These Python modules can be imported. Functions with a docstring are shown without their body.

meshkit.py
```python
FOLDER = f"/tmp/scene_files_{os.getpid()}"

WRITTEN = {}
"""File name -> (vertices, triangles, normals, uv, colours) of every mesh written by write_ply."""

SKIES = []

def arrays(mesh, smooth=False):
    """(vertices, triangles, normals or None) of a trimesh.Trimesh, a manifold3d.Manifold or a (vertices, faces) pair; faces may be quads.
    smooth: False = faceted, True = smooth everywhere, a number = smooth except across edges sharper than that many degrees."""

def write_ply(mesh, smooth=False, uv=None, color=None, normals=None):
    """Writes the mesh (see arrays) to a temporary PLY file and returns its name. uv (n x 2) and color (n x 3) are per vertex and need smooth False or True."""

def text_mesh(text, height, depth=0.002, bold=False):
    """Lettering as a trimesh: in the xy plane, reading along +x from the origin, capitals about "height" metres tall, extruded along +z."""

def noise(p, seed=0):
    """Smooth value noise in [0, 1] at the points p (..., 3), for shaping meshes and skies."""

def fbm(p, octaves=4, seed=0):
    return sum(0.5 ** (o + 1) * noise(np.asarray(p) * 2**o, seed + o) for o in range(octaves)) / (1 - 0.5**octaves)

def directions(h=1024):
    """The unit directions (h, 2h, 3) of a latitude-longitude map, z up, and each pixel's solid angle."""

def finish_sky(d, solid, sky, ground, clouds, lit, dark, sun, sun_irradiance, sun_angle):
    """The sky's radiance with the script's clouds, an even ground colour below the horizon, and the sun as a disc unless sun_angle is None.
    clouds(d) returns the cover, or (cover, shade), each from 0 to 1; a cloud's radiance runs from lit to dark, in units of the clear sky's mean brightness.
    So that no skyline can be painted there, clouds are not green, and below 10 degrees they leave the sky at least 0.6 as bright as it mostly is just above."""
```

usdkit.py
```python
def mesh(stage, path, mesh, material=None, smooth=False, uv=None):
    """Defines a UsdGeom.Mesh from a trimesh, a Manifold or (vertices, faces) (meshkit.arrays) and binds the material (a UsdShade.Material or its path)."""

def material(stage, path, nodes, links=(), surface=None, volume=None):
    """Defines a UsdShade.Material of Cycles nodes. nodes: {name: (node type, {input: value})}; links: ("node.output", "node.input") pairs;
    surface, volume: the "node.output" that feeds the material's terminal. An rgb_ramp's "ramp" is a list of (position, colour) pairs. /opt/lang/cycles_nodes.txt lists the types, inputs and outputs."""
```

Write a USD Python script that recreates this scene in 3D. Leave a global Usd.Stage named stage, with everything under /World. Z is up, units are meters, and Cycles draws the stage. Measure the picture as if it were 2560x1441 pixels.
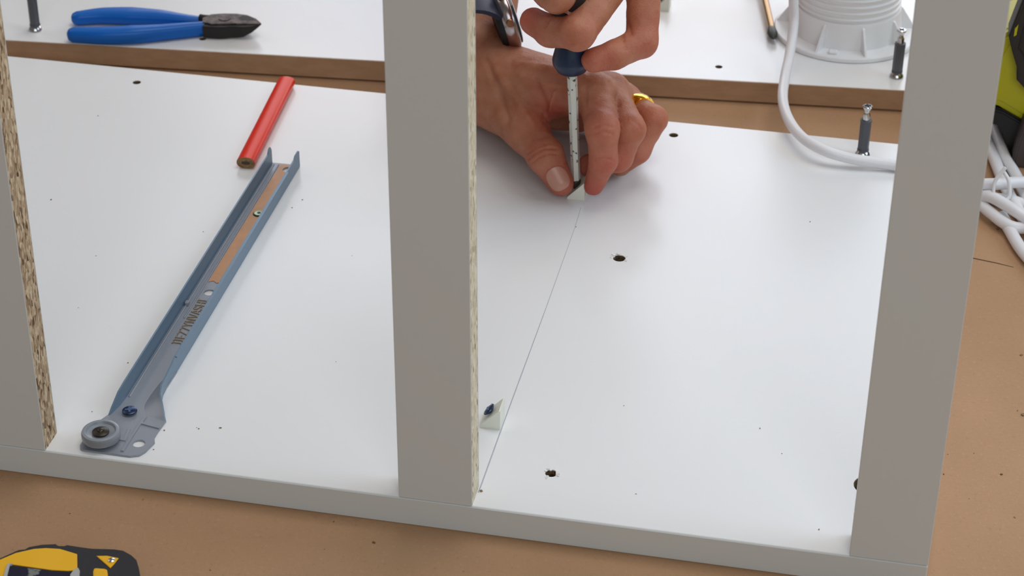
import math, random
import numpy as np
import trimesh, manifold3d, shapely
import usdkit, meshkit
from manifold3d import Manifold, CrossSection
from shapely.geometry import Polygon, Point
from pxr import Usd, UsdGeom, UsdLux, UsdShade, Gf, Sdf, Vt

stage = Usd.Stage.CreateInMemory()
UsdGeom.SetStageUpAxis(stage, UsdGeom.Tokens.z)
UsdGeom.SetStageMetersPerUnit(stage, 1.0)
UsdGeom.Xform.Define(stage, '/World')
UsdGeom.Scope.Define(stage, '/World/Looks')

# ------------------------------------------------------------------ camera
W, H, F = 2560, 1441, 5238.7
CAM = np.array([-0.0459037, -0.78579076, 0.64360397])
AX = np.array([[0.98044521, 0.1966218, 0.00818849], [-0.11096905, 0.51802033, 0.84813961], [-0.16252093, 0.83246309, -0.52970949]])
cam = UsdGeom.Camera.Define(stage, '/World/camera')
m4 = np.eye(4); m4[0, :3], m4[1, :3], m4[2, :3], m4[3, :3] = AX[0], AX[1], -AX[2], CAM
cam.AddTransformOp().Set(Gf.Matrix4d(m4.tolist()))
cam.CreateHorizontalApertureAttr(36.0); cam.CreateVerticalApertureAttr(36.0 * H / W)
cam.CreateFocalLengthAttr(36.0 * F / W)
cam.CreateClippingRangeAttr(Gf.Vec2f(0.05, 50))
cam.CreateFStopAttr(20.0); cam.CreateFocusDistanceAttr(1.10)
cam.CreateExposureAttr(0.0)

def ray(px, py):
    return np.array([(px - W / 2) / F, -(py - H / 2) / F, 1.0]) @ AX
def atz(px, py, z=0.016):
    d = ray(px, py); return CAM + d * ((z - CAM[2]) / d[2])
def aty(px, py, y):
    d = ray(px, py); return CAM + d * ((y - CAM[1]) / d[1])

# ------------------------------------------------------------------ lights: cool window right, warm lamp left, ceiling light, back-right window, added fills in front and behind
dome = UsdLux.DomeLight.Define(stage, '/World/dome_light')
dome.CreateIntensityAttr(0.045); dome.CreateColorAttr(Gf.Vec3f(1.0, 0.97, 0.93))
def rect(name, pos, target, w, h, inten, col):
    l = UsdLux.RectLight.Define(stage, '/World/' + name)
    p, t = np.array(pos, float), np.array(target, float)
    z = (p - t) / np.linalg.norm(p - t); x = np.cross([0, 0, 1.0], z); x /= np.linalg.norm(x); y = np.cross(z, x)
    m = np.eye(4); m[0, :3], m[1, :3], m[2, :3], m[3, :3] = x, y, z, p
    l.AddTransformOp().Set(Gf.Matrix4d(m.tolist()))
    l.CreateWidthAttr(w); l.CreateHeightAttr(h); l.CreateIntensityAttr(inten); l.CreateColorAttr(Gf.Vec3f(*col))
rect('front_fill_light', (0.6, -2.6, 1.8), (-0.2, 0.3, 0), 2.0, 1.6, 2.85, (0.95, 1.0, 1.03))  # added unseen fill in front, level fitted to brighten faces and floor
rect('window_light_right', (1.2, 0.45, 1.0), (-0.05, 0.4, 0), 1.0, 1.0, 3.3, (0.66, 0.82, 1.0))
rect('lamp_light_left', (-2.3, 1.2, 1.7), (-0.3, 0.3, 0), 1.5, 1.6, 0.9, (0.92, 0.86, 0.86))
rect('ceiling_light', (0.1, 0.75, 2.4), (0.1, 0.749, 0), 1.4, 1.4, 3.4, (0.98, 0.96, 0.92))
rect('back_fill_light', (-0.1, 3.4, 1.25), (-0.1, 0.3, 0.1), 3.0, 1.5, 3.1, (0.86, 0.90, 1.0))  # added unseen fill behind, set low so the far boards brighten
rect('window_light_back_right', (1.6, 2.8, 1.3), (0, 0.35, 0), 1.6, 1.2, 2.3, (1.0, 0.84, 0.76))

# ------------------------------------------------------------------ materials
def S(r, g, b):
    c = np.array([r, g, b]) / 255.0
    return tuple(np.where(c <= 0.04045, c / 12.92, ((c + 0.055) / 1.055) ** 2.4))
LOOK = {}
def mat(name, col, rough=0.5, metallic=0.0, spec=0.5, bump=None, vary=None, extra=None):
    """plain principled; vary = (scale, second colour, low, high[, stretch]); bump = (scale, strength, distance)"""
    n = {'p': ('principled_bsdf', dict(base_color=col, roughness=rough, metallic=metallic, specular_ior_level=spec, **(extra or {})))}
    links = []
    if vary or bump: n['g'] = ('texture_coordinate', {})
    if vary:
        st = vary[4] if len(vary) > 4 else (1, 1, 1)
        n['mp'] = ('mapping', dict(scale=st)); n['n'] = ('noise_texture', dict(scale=vary[0], detail=4.0, roughness=0.6))
        n['r'] = ('rgb_ramp', dict(ramp=[(0.0, col), (vary[2], col), (vary[3], vary[1]), (1.0, vary[1])]))
        links += [('g.object', 'mp.vector'), ('mp.vector', 'n.vector'), ('n.fac', 'r.fac'), ('r.color', 'p.base_color')]
        n['p'][1].pop('base_color')
    if bump:
        n['bn'] = ('noise_texture', dict(scale=bump[0], detail=3.0)); n['b'] = ('bump', dict(strength=bump[1], distance=bump[2]))
        links += [('g.object', 'bn.vector'), ('bn.fac', 'b.height'), ('b.normal', 'p.normal')]
    LOOK[name] = usdkit.material(stage, '/World/Looks/' + name, n, links, surface='p.BSDF')
    return name
mat('white_melamine', (0.80, 0.80, 0.80), 0.27, spec=0.55, bump=(900, 0.04, 0.0004))
mat('grey_melamine', (0.625, 0.645, 0.632), 0.42, spec=0.4, bump=(1200, 0.05, 0.0003))
mat('white_edge', (0.80, 0.79, 0.77), 0.35)
mat('brown_edge', S(172, 138, 106), 0.6, vary=(60, S(164, 130, 98), 0.4, 0.6, (1, 1, 3)))
mat('hole_wood', S(120, 98, 70), 0.9, vary=(900, S(60, 45, 30), 0.4, 0.62))
mat('pencil_grey', S(172, 174, 182), 0.7)
mat('plastic_white', (0.82, 0.82, 0.83), 0.38)
mat('cable_white', (0.80, 0.79, 0.81), 0.40)
mat('wedge_plastic', S(226, 228, 214), 0.4)
mat('zinc_blue', S(112, 136, 156), 0.38, metallic=0.3, bump=(700, 0.05, 0.0003))
mat('zinc_grey', S(150, 155, 164), 0.38, metallic=0.3)
mat('stamp_metal', S(148, 132, 112), 0.35, metallic=0.4)  # tan tint puts warm reflections on the letters into their colour
mat('tan_reflection', S(206, 150, 104), 0.45, vary=(60, S(190, 140, 100), 0.35, 0.65))  # colour of a warm reflection in the channel metal
mat('oval_green', S(150, 190, 120), 0.4)
mat('oval_pale', S(215, 235, 215), 0.4)
mat('black_metal', S(34, 32, 32), 0.4, metallic=0.3)
mat('roller_plastic', S(136, 142, 150), 0.32)
mat('rivet_dark', S(62, 56, 48), 0.35, metallic=0.8)
mat('screw_blue', S(60, 72, 100), 0.28, metallic=0.9)
mat('screw_cross', S(96, 120, 156), 0.35, metallic=0.8)
mat('screw_recess', S(20, 24, 34), 0.5, metallic=0.4)
mat('chrome', S(200, 200, 198), 0.16, metallic=1.0)
mat('dowel_grey', S(82, 84, 90), 0.5)
mat('red_lacquer', S(228, 36, 0), 0.32, spec=0.4, extra=dict(specular_tint=(1.0, 0.45, 0.2)))
mat('pencil_wood', S(150, 118, 72), 0.7, vary=(400, S(120, 88, 50), 0.4, 0.6))
mat('lead', S(60, 50, 42), 0.5)
mat('plier_blue', S(0, 98, 188), 0.36, spec=0.35)
mat('plier_steel', S(112, 96, 88), 0.5, metallic=0.6, vary=(220, S(70, 62, 60), 0.4, 0.6))
mat('plier_dark', S(38, 34, 34), 0.55, metallic=0.3)
mat('handle_navy', S(14, 38, 66), 0.35)
mat('handle_black', S(14, 14, 16), 0.5)
mat('shaft_cream', S(205, 206, 196), 0.4, metallic=0.2, vary=(260, S(60, 58, 54), 0.60, 0.64))
mat('bit_dark', S(72, 72, 66), 0.4, metallic=0.7)
mat('brass', S(176, 140, 96), 0.3, metallic=0.8)
mat('lime', S(184, 180, 10), 0.42)
mat('tool_black', S(34, 32, 30), 0.55)
mat('tool_black2', S(18, 18, 18), 0.45)
mat('tool_grey', S(72, 64, 64), 0.6)
mat('tape_black', S(20, 20, 26), 0.6)
mat('tape_yellow', S(236, 178, 8), 0.4)
mat('tape_label', S(24, 24, 48), 0.12, vary=(60, S(120, 124, 120), 0.56, 0.6))
mat('clear_rim', S(176, 176, 172), 0.15)
mat('strap_navy', S(38, 48, 72), 0.55)
mat('strap_black', S(12, 12, 14), 0.6)
mat('watch_steel', S(176, 164, 164), 0.22, metallic=1.0)
mat('watch_copper', S(150, 105, 75), 0.3, metallic=0.9)
mat('watch_glass', S(60, 66, 72), 0.06)
mat('gold', S(255, 200, 70), 0.16, metallic=1.0)
mat('nail', S(190, 136, 116), 0.35, spec=0.5)
mat('dark_shirt', S(52, 60, 78), 0.85)
mat('dark_trousers', S(60, 58, 58), 0.85)
mat('hair', S(70, 55, 44), 0.7)
mat('crumb', S(150, 120, 84), 0.9, vary=(300, S(96, 72, 48), 0.4, 0.6))
mat('crumb_dark', S(132, 112, 84), 0.9)

def chip(name, stops):
    usd = usdkit.material(stage, '/World/Looks/' + name, {
        'g': ('geometry', {}), 'mp': ('mapping', dict(scale=(1, 1, 0.38))), 'v': ('voronoi_texture', dict(scale=760.0, randomness=1.0)),
        'n': ('noise_texture', dict(scale=520.0, detail=4.0, roughness=0.7)), 'bw': ('rgb_to_bw', {}),
        'ad': ('mix_float', dict(fac=0.5)), 'r': ('rgb_ramp', dict(ramp=stops)),
        'b': ('bump', dict(strength=0.6, distance=0.0006)), 'p': ('principled_bsdf', dict(roughness=0.9, specular_ior_level=0.2))},
        [('g.position', 'mp.vector'), ('mp.vector', 'v.vector'), ('mp.vector', 'n.vector'), ('v.color', 'bw.color'), ('bw.val', 'ad.a'), ('n.fac', 'ad.b'),
         ('ad.result', 'r.fac'), ('r.color', 'p.base_color'), ('ad.result', 'b.height'), ('b.normal', 'p.normal')], surface='p.BSDF')
    LOOK[name] = usd
chip('chipboard', [(0.0, S(70, 52, 38)), (0.30, S(96, 74, 54)), (0.40, S(160, 136, 108)), (0.55, S(188, 166, 136)), (0.68, S(214, 198, 168)), (1.0, S(226, 212, 184))])
chip('chipboard_lit', [(0.0, S(90, 76, 56)), (0.26, S(120, 104, 80)), (0.36, S(205, 196, 168)), (0.55, S(222, 214, 188)), (0.7, S(236, 230, 210)), (1.0, S(240, 236, 220))])  # same chipboard, its brighter exposure and sheen put into the colour

# kraft paper floor: fibres, specks, faint blotches
LOOK['kraft_paper'] = usdkit.material(stage, '/World/Looks/kraft_paper', {
    'g': ('geometry', {}), 'n1': ('noise_texture', dict(scale=9.0, detail=4.0)), 'r1': ('rgb_ramp', dict(ramp=[(0.3, S(168, 131, 98)), (0.7, S(180, 142, 108))])),
    'n2': ('noise_texture', dict(scale=420.0, detail=3.0, roughness=0.7)), 'r2': ('rgb_ramp', dict(ramp=[(0.0, (0.62,) * 3), (0.29, (0.84,) * 3), (0.40, (1, 1, 1)), (0.60, (1, 1, 1)), (0.70, (1.16, 1.14, 1.12)), (1.0, (1.3, 1.26, 1.22))])),
    'm': ('mix_color', dict(blend_type='multiply', fac=1.0, use_clamp=False)), 'b': ('bump', dict(strength=0.35, distance=0.0008)), 'p': ('principled_bsdf', dict(roughness=0.75, specular_ior_level=0.3))},
    [('g.position', 'n1.vector'), ('g.position', 'n2.vector'), ('n1.fac', 'r1.fac'), ('n2.fac', 'r2.fac'), ('r1.color', 'm.a'), ('r2.color', 'm.b'), ('m.result', 'p.base_color'),
     ('n2.fac', 'b.height'), ('b.normal', 'p.normal')], surface='p.BSDF')
# skin: reddish where the mesh says so (knuckles, finger ends), mottled, fine creases
LOOK['skin'] = usdkit.material(stage, '/World/Looks/skin', {
    'g': ('geometry', {}), 'a': ('attribute', dict(attribute='redness')), 'n': ('noise_texture', dict(scale=95.0, detail=4.0)),
    'r': ('rgb_ramp', dict(ramp=[(0.3, S(162, 100, 70)), (0.7, S(180, 124, 96))])), 'red': ('mix_color', dict(b=S(178, 82, 70), use_clamp=True)),
    'n2': ('voronoi_texture', dict(scale=900.0)), 'b2': ('bump', dict(strength=0.35, distance=0.0004)), 'n3': ('noise_texture', dict(scale=260.0, detail=5.0, roughness=0.65)), 'b3': ('bump', dict(strength=0.28, distance=0.0012)),
    'p': ('principled_bsdf', dict(roughness=0.54, specular_ior_level=0.40, subsurface_weight=0.25, subsurface_scale=0.004, subsurface_radius=(1.0, 0.35, 0.2)))},
    [('g.position', 'n.vector'), ('g.position', 'n2.vector'), ('g.position', 'n3.vector'), ('n.fac', 'r.fac'), ('r.color', 'red.a'), ('a.fac', 'red.fac'), ('red.result', 'p.base_color'),
     ('n2.distance', 'b2.height'), ('b2.normal', 'b3.normal'), ('n3.fac', 'b3.height'), ('b3.normal', 'p.normal')], surface='p.BSDF')

# ------------------------------------------------------------------ helpers
USED = {}
def numbered(parent, name):
    k = (parent, name); n = USED.get(k, 0); USED[k] = n + 1
    return f'{parent}/{name}' + (f'_{n:03d}' if n else '')
def tag(prim, label=None, cat=None, group=None, kind=None):
    for k, v in (('label', label), ('category', cat), ('group', group), ('kind', kind)):
        if v: prim.SetCustomDataByKey(k, v)
    return prim
class Thing:
    def __init__(s, name, label, cat, loc=(0, 0, 0), rz=0, group=None, kind=None):
        s.path = numbered('/World', name); s.loc, s.rz = np.array(loc, float), rz
        x = UsdGeom.Xform.Define(stage, s.path); x.AddTranslateOp().Set(Gf.Vec3d(*map(float, loc)))
        if rz: x.AddRotateZOp().Set(math.degrees(rz))
        s.prim = tag(x.GetPrim(), label, cat, group, kind)
    def part(s, name, mesh, material, smooth=35, under=None, label=None, world=False, kind=None):
        """a mesh part; world=True: the mesh is given in world coordinates and is brought into the thing's own"""
        if world:
            v, f, _ = meshkit.arrays(mesh); c, q = math.cos(-s.rz), math.sin(-s.rz)
            v = v - s.loc; v = np.stack([c * v[:, 0] - q * v[:, 1], q * v[:, 0] + c * v[:, 1], v[:, 2]], 1); mesh = (v, f)
        p = numbered(under or s.path, name)
        m = usdkit.mesh(stage, p, mesh, LOOK[material], smooth); tag(m.GetPrim(), label, None, None, kind)
        return p
def copy_of(t, name, label, loc, rz=0, group=None):
    p = numbered('/World', name)
    x = UsdGeom.Xform.Define(stage, p); x.GetPrim().GetReferences().AddInternalReference(t.path)
    x.ClearXformOpOrder(); x.AddTranslateOp().Set(Gf.Vec3d(*map(float, loc)))
    x.AddRotateZOp().Set(math.degrees(rz))
    x.GetPrim().SetInstanceable(True)
    return tag(x.GetPrim(), label, None, group)
def mesh_of(x):
    v, f, _ = meshkit.arrays(x); return trimesh.Trimesh(v, f, process=False)
def cat(*ms): return trimesh.util.concatenate([mesh_of(m) for m in ms])
def man(x):
    v, f, _ = meshkit.arrays(x)
    return Manifold(manifold3d.Mesh(np.asarray(v, np.float32), np.asarray(f, np.uint32)))
def box(x0, x1, y0, y1, z0, z1, b=0.0):
    if b <= 0: return Manifold.cube((x1 - x0, y1 - y0, z1 - z0)).translate((x0, y0, z0))
    pts = []
    for X, sx in ((x0, 1), (x1, -1)):
        for Y, sy in ((y0, 1), (y1, -1)):
            for Z, sz in ((z0, 1), (z1, -1)):
                pts += [(X, Y + sy * b, Z + sz * b), (X + sx * b, Y, Z + sz * b), (X + sx * b, Y + sy * b, Z)]
    return Manifold.hull_points(pts)
def cyl(r, z0, z1, x=0, y=0, n=40, r2=None):
    return Manifold.cylinder(z1 - z0, r, r if r2 is None else r2, n).translate((x, y, z0))
def lathe(prof, n=64):
    """prof: (r, z) pairs from bottom to top, closed at the axis"""
    return trimesh.creation.revolve(np.array(prof, float), sections=n)
def prism(poly, z0, z1, bevel=0.0):
    if not isinstance(poly, Polygon): poly = Polygon(poly)
    poly = poly.buffer(0)
    if bevel <= 0:
        m = trimesh.creation.extrude_polygon(poly, z1 - z0, engine='earcut'); m.apply_translation((0, 0, z0)); return m
    ext = [np.array(poly.exterior.coords)[:-1, :2]] + [np.array(i.coords)[:-1, :2] for i in poly.interiors]
    low = Manifold.extrude(CrossSection([e.tolist() for e in ext], manifold3d.FillRule.EvenOdd), z1 - z0 - bevel).translate((0, 0, z0))
    out = low
    k = 3
    for i in range(k):
        a0, a1 = i / k * math.pi / 2, (i + 1) / k * math.pi / 2
        q = poly.buffer(-bevel * (1 - math.cos((a0 + a1) / 2)))
        zA, zB = z1 - bevel + bevel * math.sin(a0) - 1e-6, z1 - bevel + bevel * math.sin(a1)
        for g in getattr(q, 'geoms', [q]):
            if g.is_empty: continue
            rings = [np.array(g.exterior.coords)[:-1, :2].tolist()] + [np.array(r.coords)[:-1, :2].tolist() for r in g.interiors]
            out = out + Manifold.extrude(CrossSection(rings, manifold3d.FillRule.EvenOdd), zB - zA).translate((0, 0, zA))
    return out
def spline(pts, n=12):
    p = np.array(pts, float); p = np.vstack([2 * p[0] - p[1], p, 2 * p[-1] - p[-2]]); out = []
    for i in range(1, len(p) - 2):
        for t in np.linspace(0, 1, n, endpoint=False):
            a, b, c, d = p[i - 1:i + 3]
            out.append(0.5 * (2 * b + (c - a) * t + (2 * a - 5 * b + 4 * c - d) * t * t + (3 * b - a - 3 * c + d) * t ** 3))
    out.append(p[-2]); return np.array(out)
def sweep(path, a, b=None, sides=16, power=2.0, up=(0, 0, 1)):
    """tube along a path; half width a (sideways) and b (along up), numbers or one per point; superellipse power"""
    p = np.array(path, float); n = len(p); a = np.broadcast_to(a, (n,)); b = a if b is None else np.broadcast_to(b, (n,))
    t = np.gradient(p, axis=0); t /= np.linalg.norm(t, axis=1, keepdims=True)
    s = np.cross(t, up); bad = np.linalg.norm(s, axis=1) < 0.15
    if bad.any():   # carry the frame along
        s = np.zeros_like(t); s[0] = np.cross(t[0], up if not bad[0] else (1, 0.2, 0))
        for i in range(1, n): s[i] = s[i - 1] - t[i] * (s[i - 1] @ t[i])
    s /= np.linalg.norm(s, axis=1, keepdims=True); u = np.cross(s, t)
    ang = np.arange(sides) * 2 * math.pi / sides; e = 2 / power
    ca, sa = np.sign(np.cos(ang)) * abs(np.cos(ang)) ** e, np.sign(np.sin(ang)) * abs(np.sin(ang)) ** e
    v = p[:, None] + a[:, None, None] * ca[None, :, None] * s[:, None] + b[:, None, None] * sa[None, :, None] * u[:, None]
    i, j = np.meshgrid(np.arange(n - 1), np.arange(sides), indexing='ij'); k = (j + 1) % sides
    q = np.stack([i * sides + j, i * sides + k, (i + 1) * sides + k, (i + 1) * sides + j], -1).reshape(-1, 4)
    f = np.vstack([q[:, [0, 1, 2]], q[:, [0, 2, 3]]])
    vv = np.vstack([v.reshape(-1, 3), p[0], p[-1]]); m = n * sides; J = np.arange(sides); K = (J + 1) % sides
    f = np.vstack([f, np.stack([np.full(sides, m), K, J], 1), np.stack([np.full(sides, m + 1), (n - 1) * sides + J, (n - 1) * sides + K], 1)])
    tm = trimesh.Trimesh(vv, f, process=False); tm.fix_normals() if tm.volume < 0 else None
    return tm
def along(mesh, a, b, spin=0.0):
    """brings a mesh built along +z from the origin onto the line from a towards b"""
    v, f, _ = meshkit.arrays(mesh); a = np.array(a, float); z = np.array(b, float) - a; z /= np.linalg.norm(z)
    x = np.cross([0, 1, 0], z) if abs(z[1]) < 0.9 else np.cross([1, 0, 0], z); x /= np.linalg.norm(x); y = np.cross(z, x)
    c, s = math.cos(spin), math.sin(spin); x, y = c * x + s * y, -s * x + c * y
    return (v @ np.array([x, y, z]) + a, f)
def cross_recess(r, d, w, z):
    """Pozi cross as a thin dark star lying in the head"""
    m = box(-r, r, -w, w, z - d, z) + box(-w, w, -r, r, z - d, z)
    for a in (45,): m = m + box(-r * .55, r * .55, -w * .45, w * .45, z - d, z).rotate((0, 0, 45)) + box(-r * .55, r * .55, -w * .45, w * .45, z - d, z).rotate((0, 0, -45))
    return m

# ================================================================== setting
floor = trimesh.creation.box((6, 6, 0.05)); floor.apply_translation((0, 0.6, -0.025))
fp = usdkit.mesh(stage, '/World/floor', floor, LOOK['kraft_paper'], False)
tag(fp.GetPrim(), 'floor covered with brown kraft paper under the boards', 'floor', None, 'structure')
mat('paper_crease', S(96, 66, 42), 0.9)
c0, c1, c2 = atz(2432, 646, 0), atz(2490, 658, 0), atz(2534, 669, 0)
usdkit.mesh(stage, '/World/floor/crease', sweep([c0, c1, c2], [0.0006, 0.0005, 0.0001], 0.0003, 6), LOOK['paper_crease'], False)
tag(stage.GetPrimAtPath('/World/floor/crease'), 'dark torn crease in the brown paper')

# ================================================================== white base panel with grey front edge
T, D = 0.016, 0.4222
XL, XR = -0.80, 0.0
base = Thing('base_panel', 'large white laminate board lying on the floor with a grey front edge and drilled holes', 'board', (0, 0, 0))
holes = []   # (x, y, radius, depth)
for px, py, r in ((342, 206, .0028), (1684, 338, .0030), (1548, 646, .0037), (1378, 1184, .0030)):
    p = atz(px, py); holes.append((p[0], p[1], r, .012))
holes.append((-0.0300, 0.0572, 0.0080, .013))
body = box(XL, XR, 0.0009, D, 0.0, T, 0.0003)
for x, y, r, d in holes: body = body - cyl(r, T - d, T + 0.01, x, y)
base.part('panel', body, 'white_melamine', 30)
base.part('edge_band', box(XL, XR, 0.0, 0.00095, 0.0, T - 0.0001, 0.00045), 'grey_melamine', False, label='grey front edge band')
for x, y, r, d in holes:
    w = cyl(r, T - d, T - 0.0004, x, y) - cyl(r - 0.0004, T - d + 0.0006, T + 0.01, x, y)
    base.part('drill_hole', w, 'hole_wood', 30)
rng = random.Random(4)
for x, y, r, d in holes[2:4]:     # white burr standing round the two torn holes
    fl = []
    for k in range(11):
        a = rng.uniform(0, 2 * math.pi); q = r + rng.uniform(0, .0012); s = rng.uniform(.0004, .0011)
        fl.append(box(-s, s, -s * .5, s * .5, 0, s * .5).rotate((rng.uniform(-20, 20), rng.uniform(-20, 20), math.degrees(a))).translate((x + q * math.cos(a), y + q * math.sin(a), T)))
    base.part('torn_edge', cat(*fl), 'white_edge', False)
line = [atz(*p, T + 0.00004) for p in ((1196, 1232), (1205, 1208), (1262, 1050), (1320, 893), (1370, 757), (1437, 570), (1452, 520))]
base.part('pencil_line', sweep(line, [.00034, .00034, .00030, .00026, .00018, .00012, .00010], .00005, 6), 'pencil_grey', False, label='thin ruled pencil line across the white board')

# ================================================================== three upright strips
UH = 0.52
def stile(xl, label, chipname, tilt=0.0):
    w, d = 0.0366, 0.0160
    s = Thing('upright_strip', label, 'wooden strip', (xl + w / 2, 0.0004, T), 0, 'upright strips standing on the board')
    h, t = w / 2, 0.0007
    def lean(m):
        v, f, _ = meshkit.arrays(m); v = np.array(v); v[:, 0] += v[:, 2] * tilt; return (v, f)
    s.part('core', lean(box(-h + t, h - .0001, t, d - t, 0, UH)), chipname, False, label='raw chipboard core showing along the right side')
    s.part('face', lean(box(-h, h, 0, t, 0, UH, 0.0003)), 'grey_melamine', False)
    s.part('back_face', lean(box(-h, h, d - t, d, 0, UH, 0.0003)), 'grey_melamine', False)
    s.part('side_band', lean(box(-h, -h + t, t, d - t, 0, UH)), 'white_edge', False)
    return s
stile(-0.4735, 'leftmost grey upright strip with speckled brown chipboard edge, cut off by the picture', 'chipboard')
stile(-0.2546, 'middle grey upright strip standing in front of the hands', 'chipboard_lit', -0.006)
stile(-0.0366, 'rightmost grey upright strip at the corner of the white board', 'chipboard_lit')

# ================================================================== rear board
rb0, rb1 = np.array([-0.6448, 0.4456]), np.array([-0.0308, 0.4996])
ra = math.atan2(*(rb1 - rb0)[::-1])
rear = Thing('rear_board', 'white board with raw brown front edge lying behind the pierced board', 'board', (rb0[0], rb0[1], 0), ra)
RLEN, RDEP = 0.640, 0.235
RXL = -0.25
def rl(p):
    d = np.array(p[:2]) - rb0; c, s = math.cos(ra), math.sin(ra); return np.array([c * d[0] + s * d[1], -s * d[0] + c * d[1]])
rh = [(*rl(atz(507, 97)), .0026), (*rl(atz(1797, 167)), .0026)]
rbm = box(RXL, RLEN, 0.0008, RDEP, 0.0012, T, 0.0003)
for x, y, r in rh: rbm = rbm - cyl(r, T - .012, T + .01, x, y)
rear.part('panel', rbm, 'white_melamine', 30)
rear.part('edge_band', box(RXL, RLEN, 0.0, 0.00085, 0.0012, T - .0002, .0003), 'brown_edge', False, label='bare brown front edge')
for k in (0.02, 0.3, 0.56): rear.part('glide', box(RXL + .1 + k, RXL + .13 + k, 0.03, RDEP - .02, 0, .00125), 'brown_edge', False)
for x, y, r in rh:
    rear.part('drill_hole', cyl(r, T - .012, T - .0004, x, y) - cyl(r - .0004, T - .0114, T + .01, x, y), 'hole_wood', 30)

# ================================================================== drawer runner
ro = (-0.4139, 0.0182)
run = Thing('drawer_runner', 'blue-grey metal drawer runner with a roller lying on the white board', 'drawer runner', (ro[0], ro[1], T))
mm = 0.001
def nu(n, u): return (n * mm, u * mm)
t = 0.9
# flat end plate (n to the right, u away from the viewer)
plate = Polygon([nu(*p) for p in ((-4.5, -14), (20.5, -14.2), (24.5, -12.5), (26.4, -9), (28.2, -1), (26.6, 3), (26.8, 9), (27.6, 18), (24, 25), (20.3, 31), (18.3, 37), (17.9, 46), (18.3, 62), (0.2, 62), (0.1, 27), (-2.4, 17), (-6.0, 8), (-6.9, -6), (-6.8, -11), (-5.8, -13.4))]).buffer(.4 * mm)
hole = Point(*nu(21.2, -3.6)).buffer(3.1 * mm, 16)
run.part('end_plate', prism(plate.difference(hole), 0.0002, 0.0002 + t * mm, .0002), 'zinc_grey', 30)
run.part('plate_rib', prism(Polygon([nu(*p) for p in ((14.6, -12), (16.2, -12), (16.8, 12), (27, 10), (27, 11.6), (17.2, 13.8), (17.5, 19), (15.6, 19))]), .0008, .0017, .0004), 'zinc_grey', 30)
run.part('plate_rib', prism(Polygon([nu(*p) for p in ((2.5, -3), (14, -3.4), (14, -1.8), (13, 7), (11.5, 7), (12.3, -1.9), (2.5, -1.4))]), .0008, .0015, .0003), 'zinc_grey', 30)
# the flange that flares out beside the roller: a sloping sheet from the plate up to its free edge
fin = spline([(*nu(17.0, 17.6), .0010), (*nu(15.4, 22), .0011), (*nu(12.8, 28), .0011), (*nu(12.5, 36), .0011), (*nu(13.4, 48), .0011), (*nu(14.6, 55), .0011), (*nu(16.4, 61), .0011)], 6)
fout = spline([(*nu(27.0, 17.6), .0011), (*nu(25.9, 21), .0033), (*nu(22.9, 27), .0053), (*nu(19.7, 33), .0065), (*nu(18.1, 40), .0069), (*nu(17.6, 50), .0073), (*nu(17.6, 61), .0098)], 6)
nf = len(fin); fv = np.vstack([fin, fin * .55 + fout * .45 + [0, 0, -.0006], fout, fout - [0, 0, .0006], fin * .55 + fout * .45 - [0, 0, .0012], fin - [0, 0, .0006]]); ff = []
for i in range(nf - 1):
    for k in range(6): A, B = k * nf + i, ((k + 1) % 6) * nf + i; ff += [[A, B, B + 1], [A, B + 1, A + 1]]
fm = trimesh.Trimesh(fv, ff, process=False); fm.fix_normals()
run.part('flare', fm, 'zinc_grey', 50)
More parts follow.
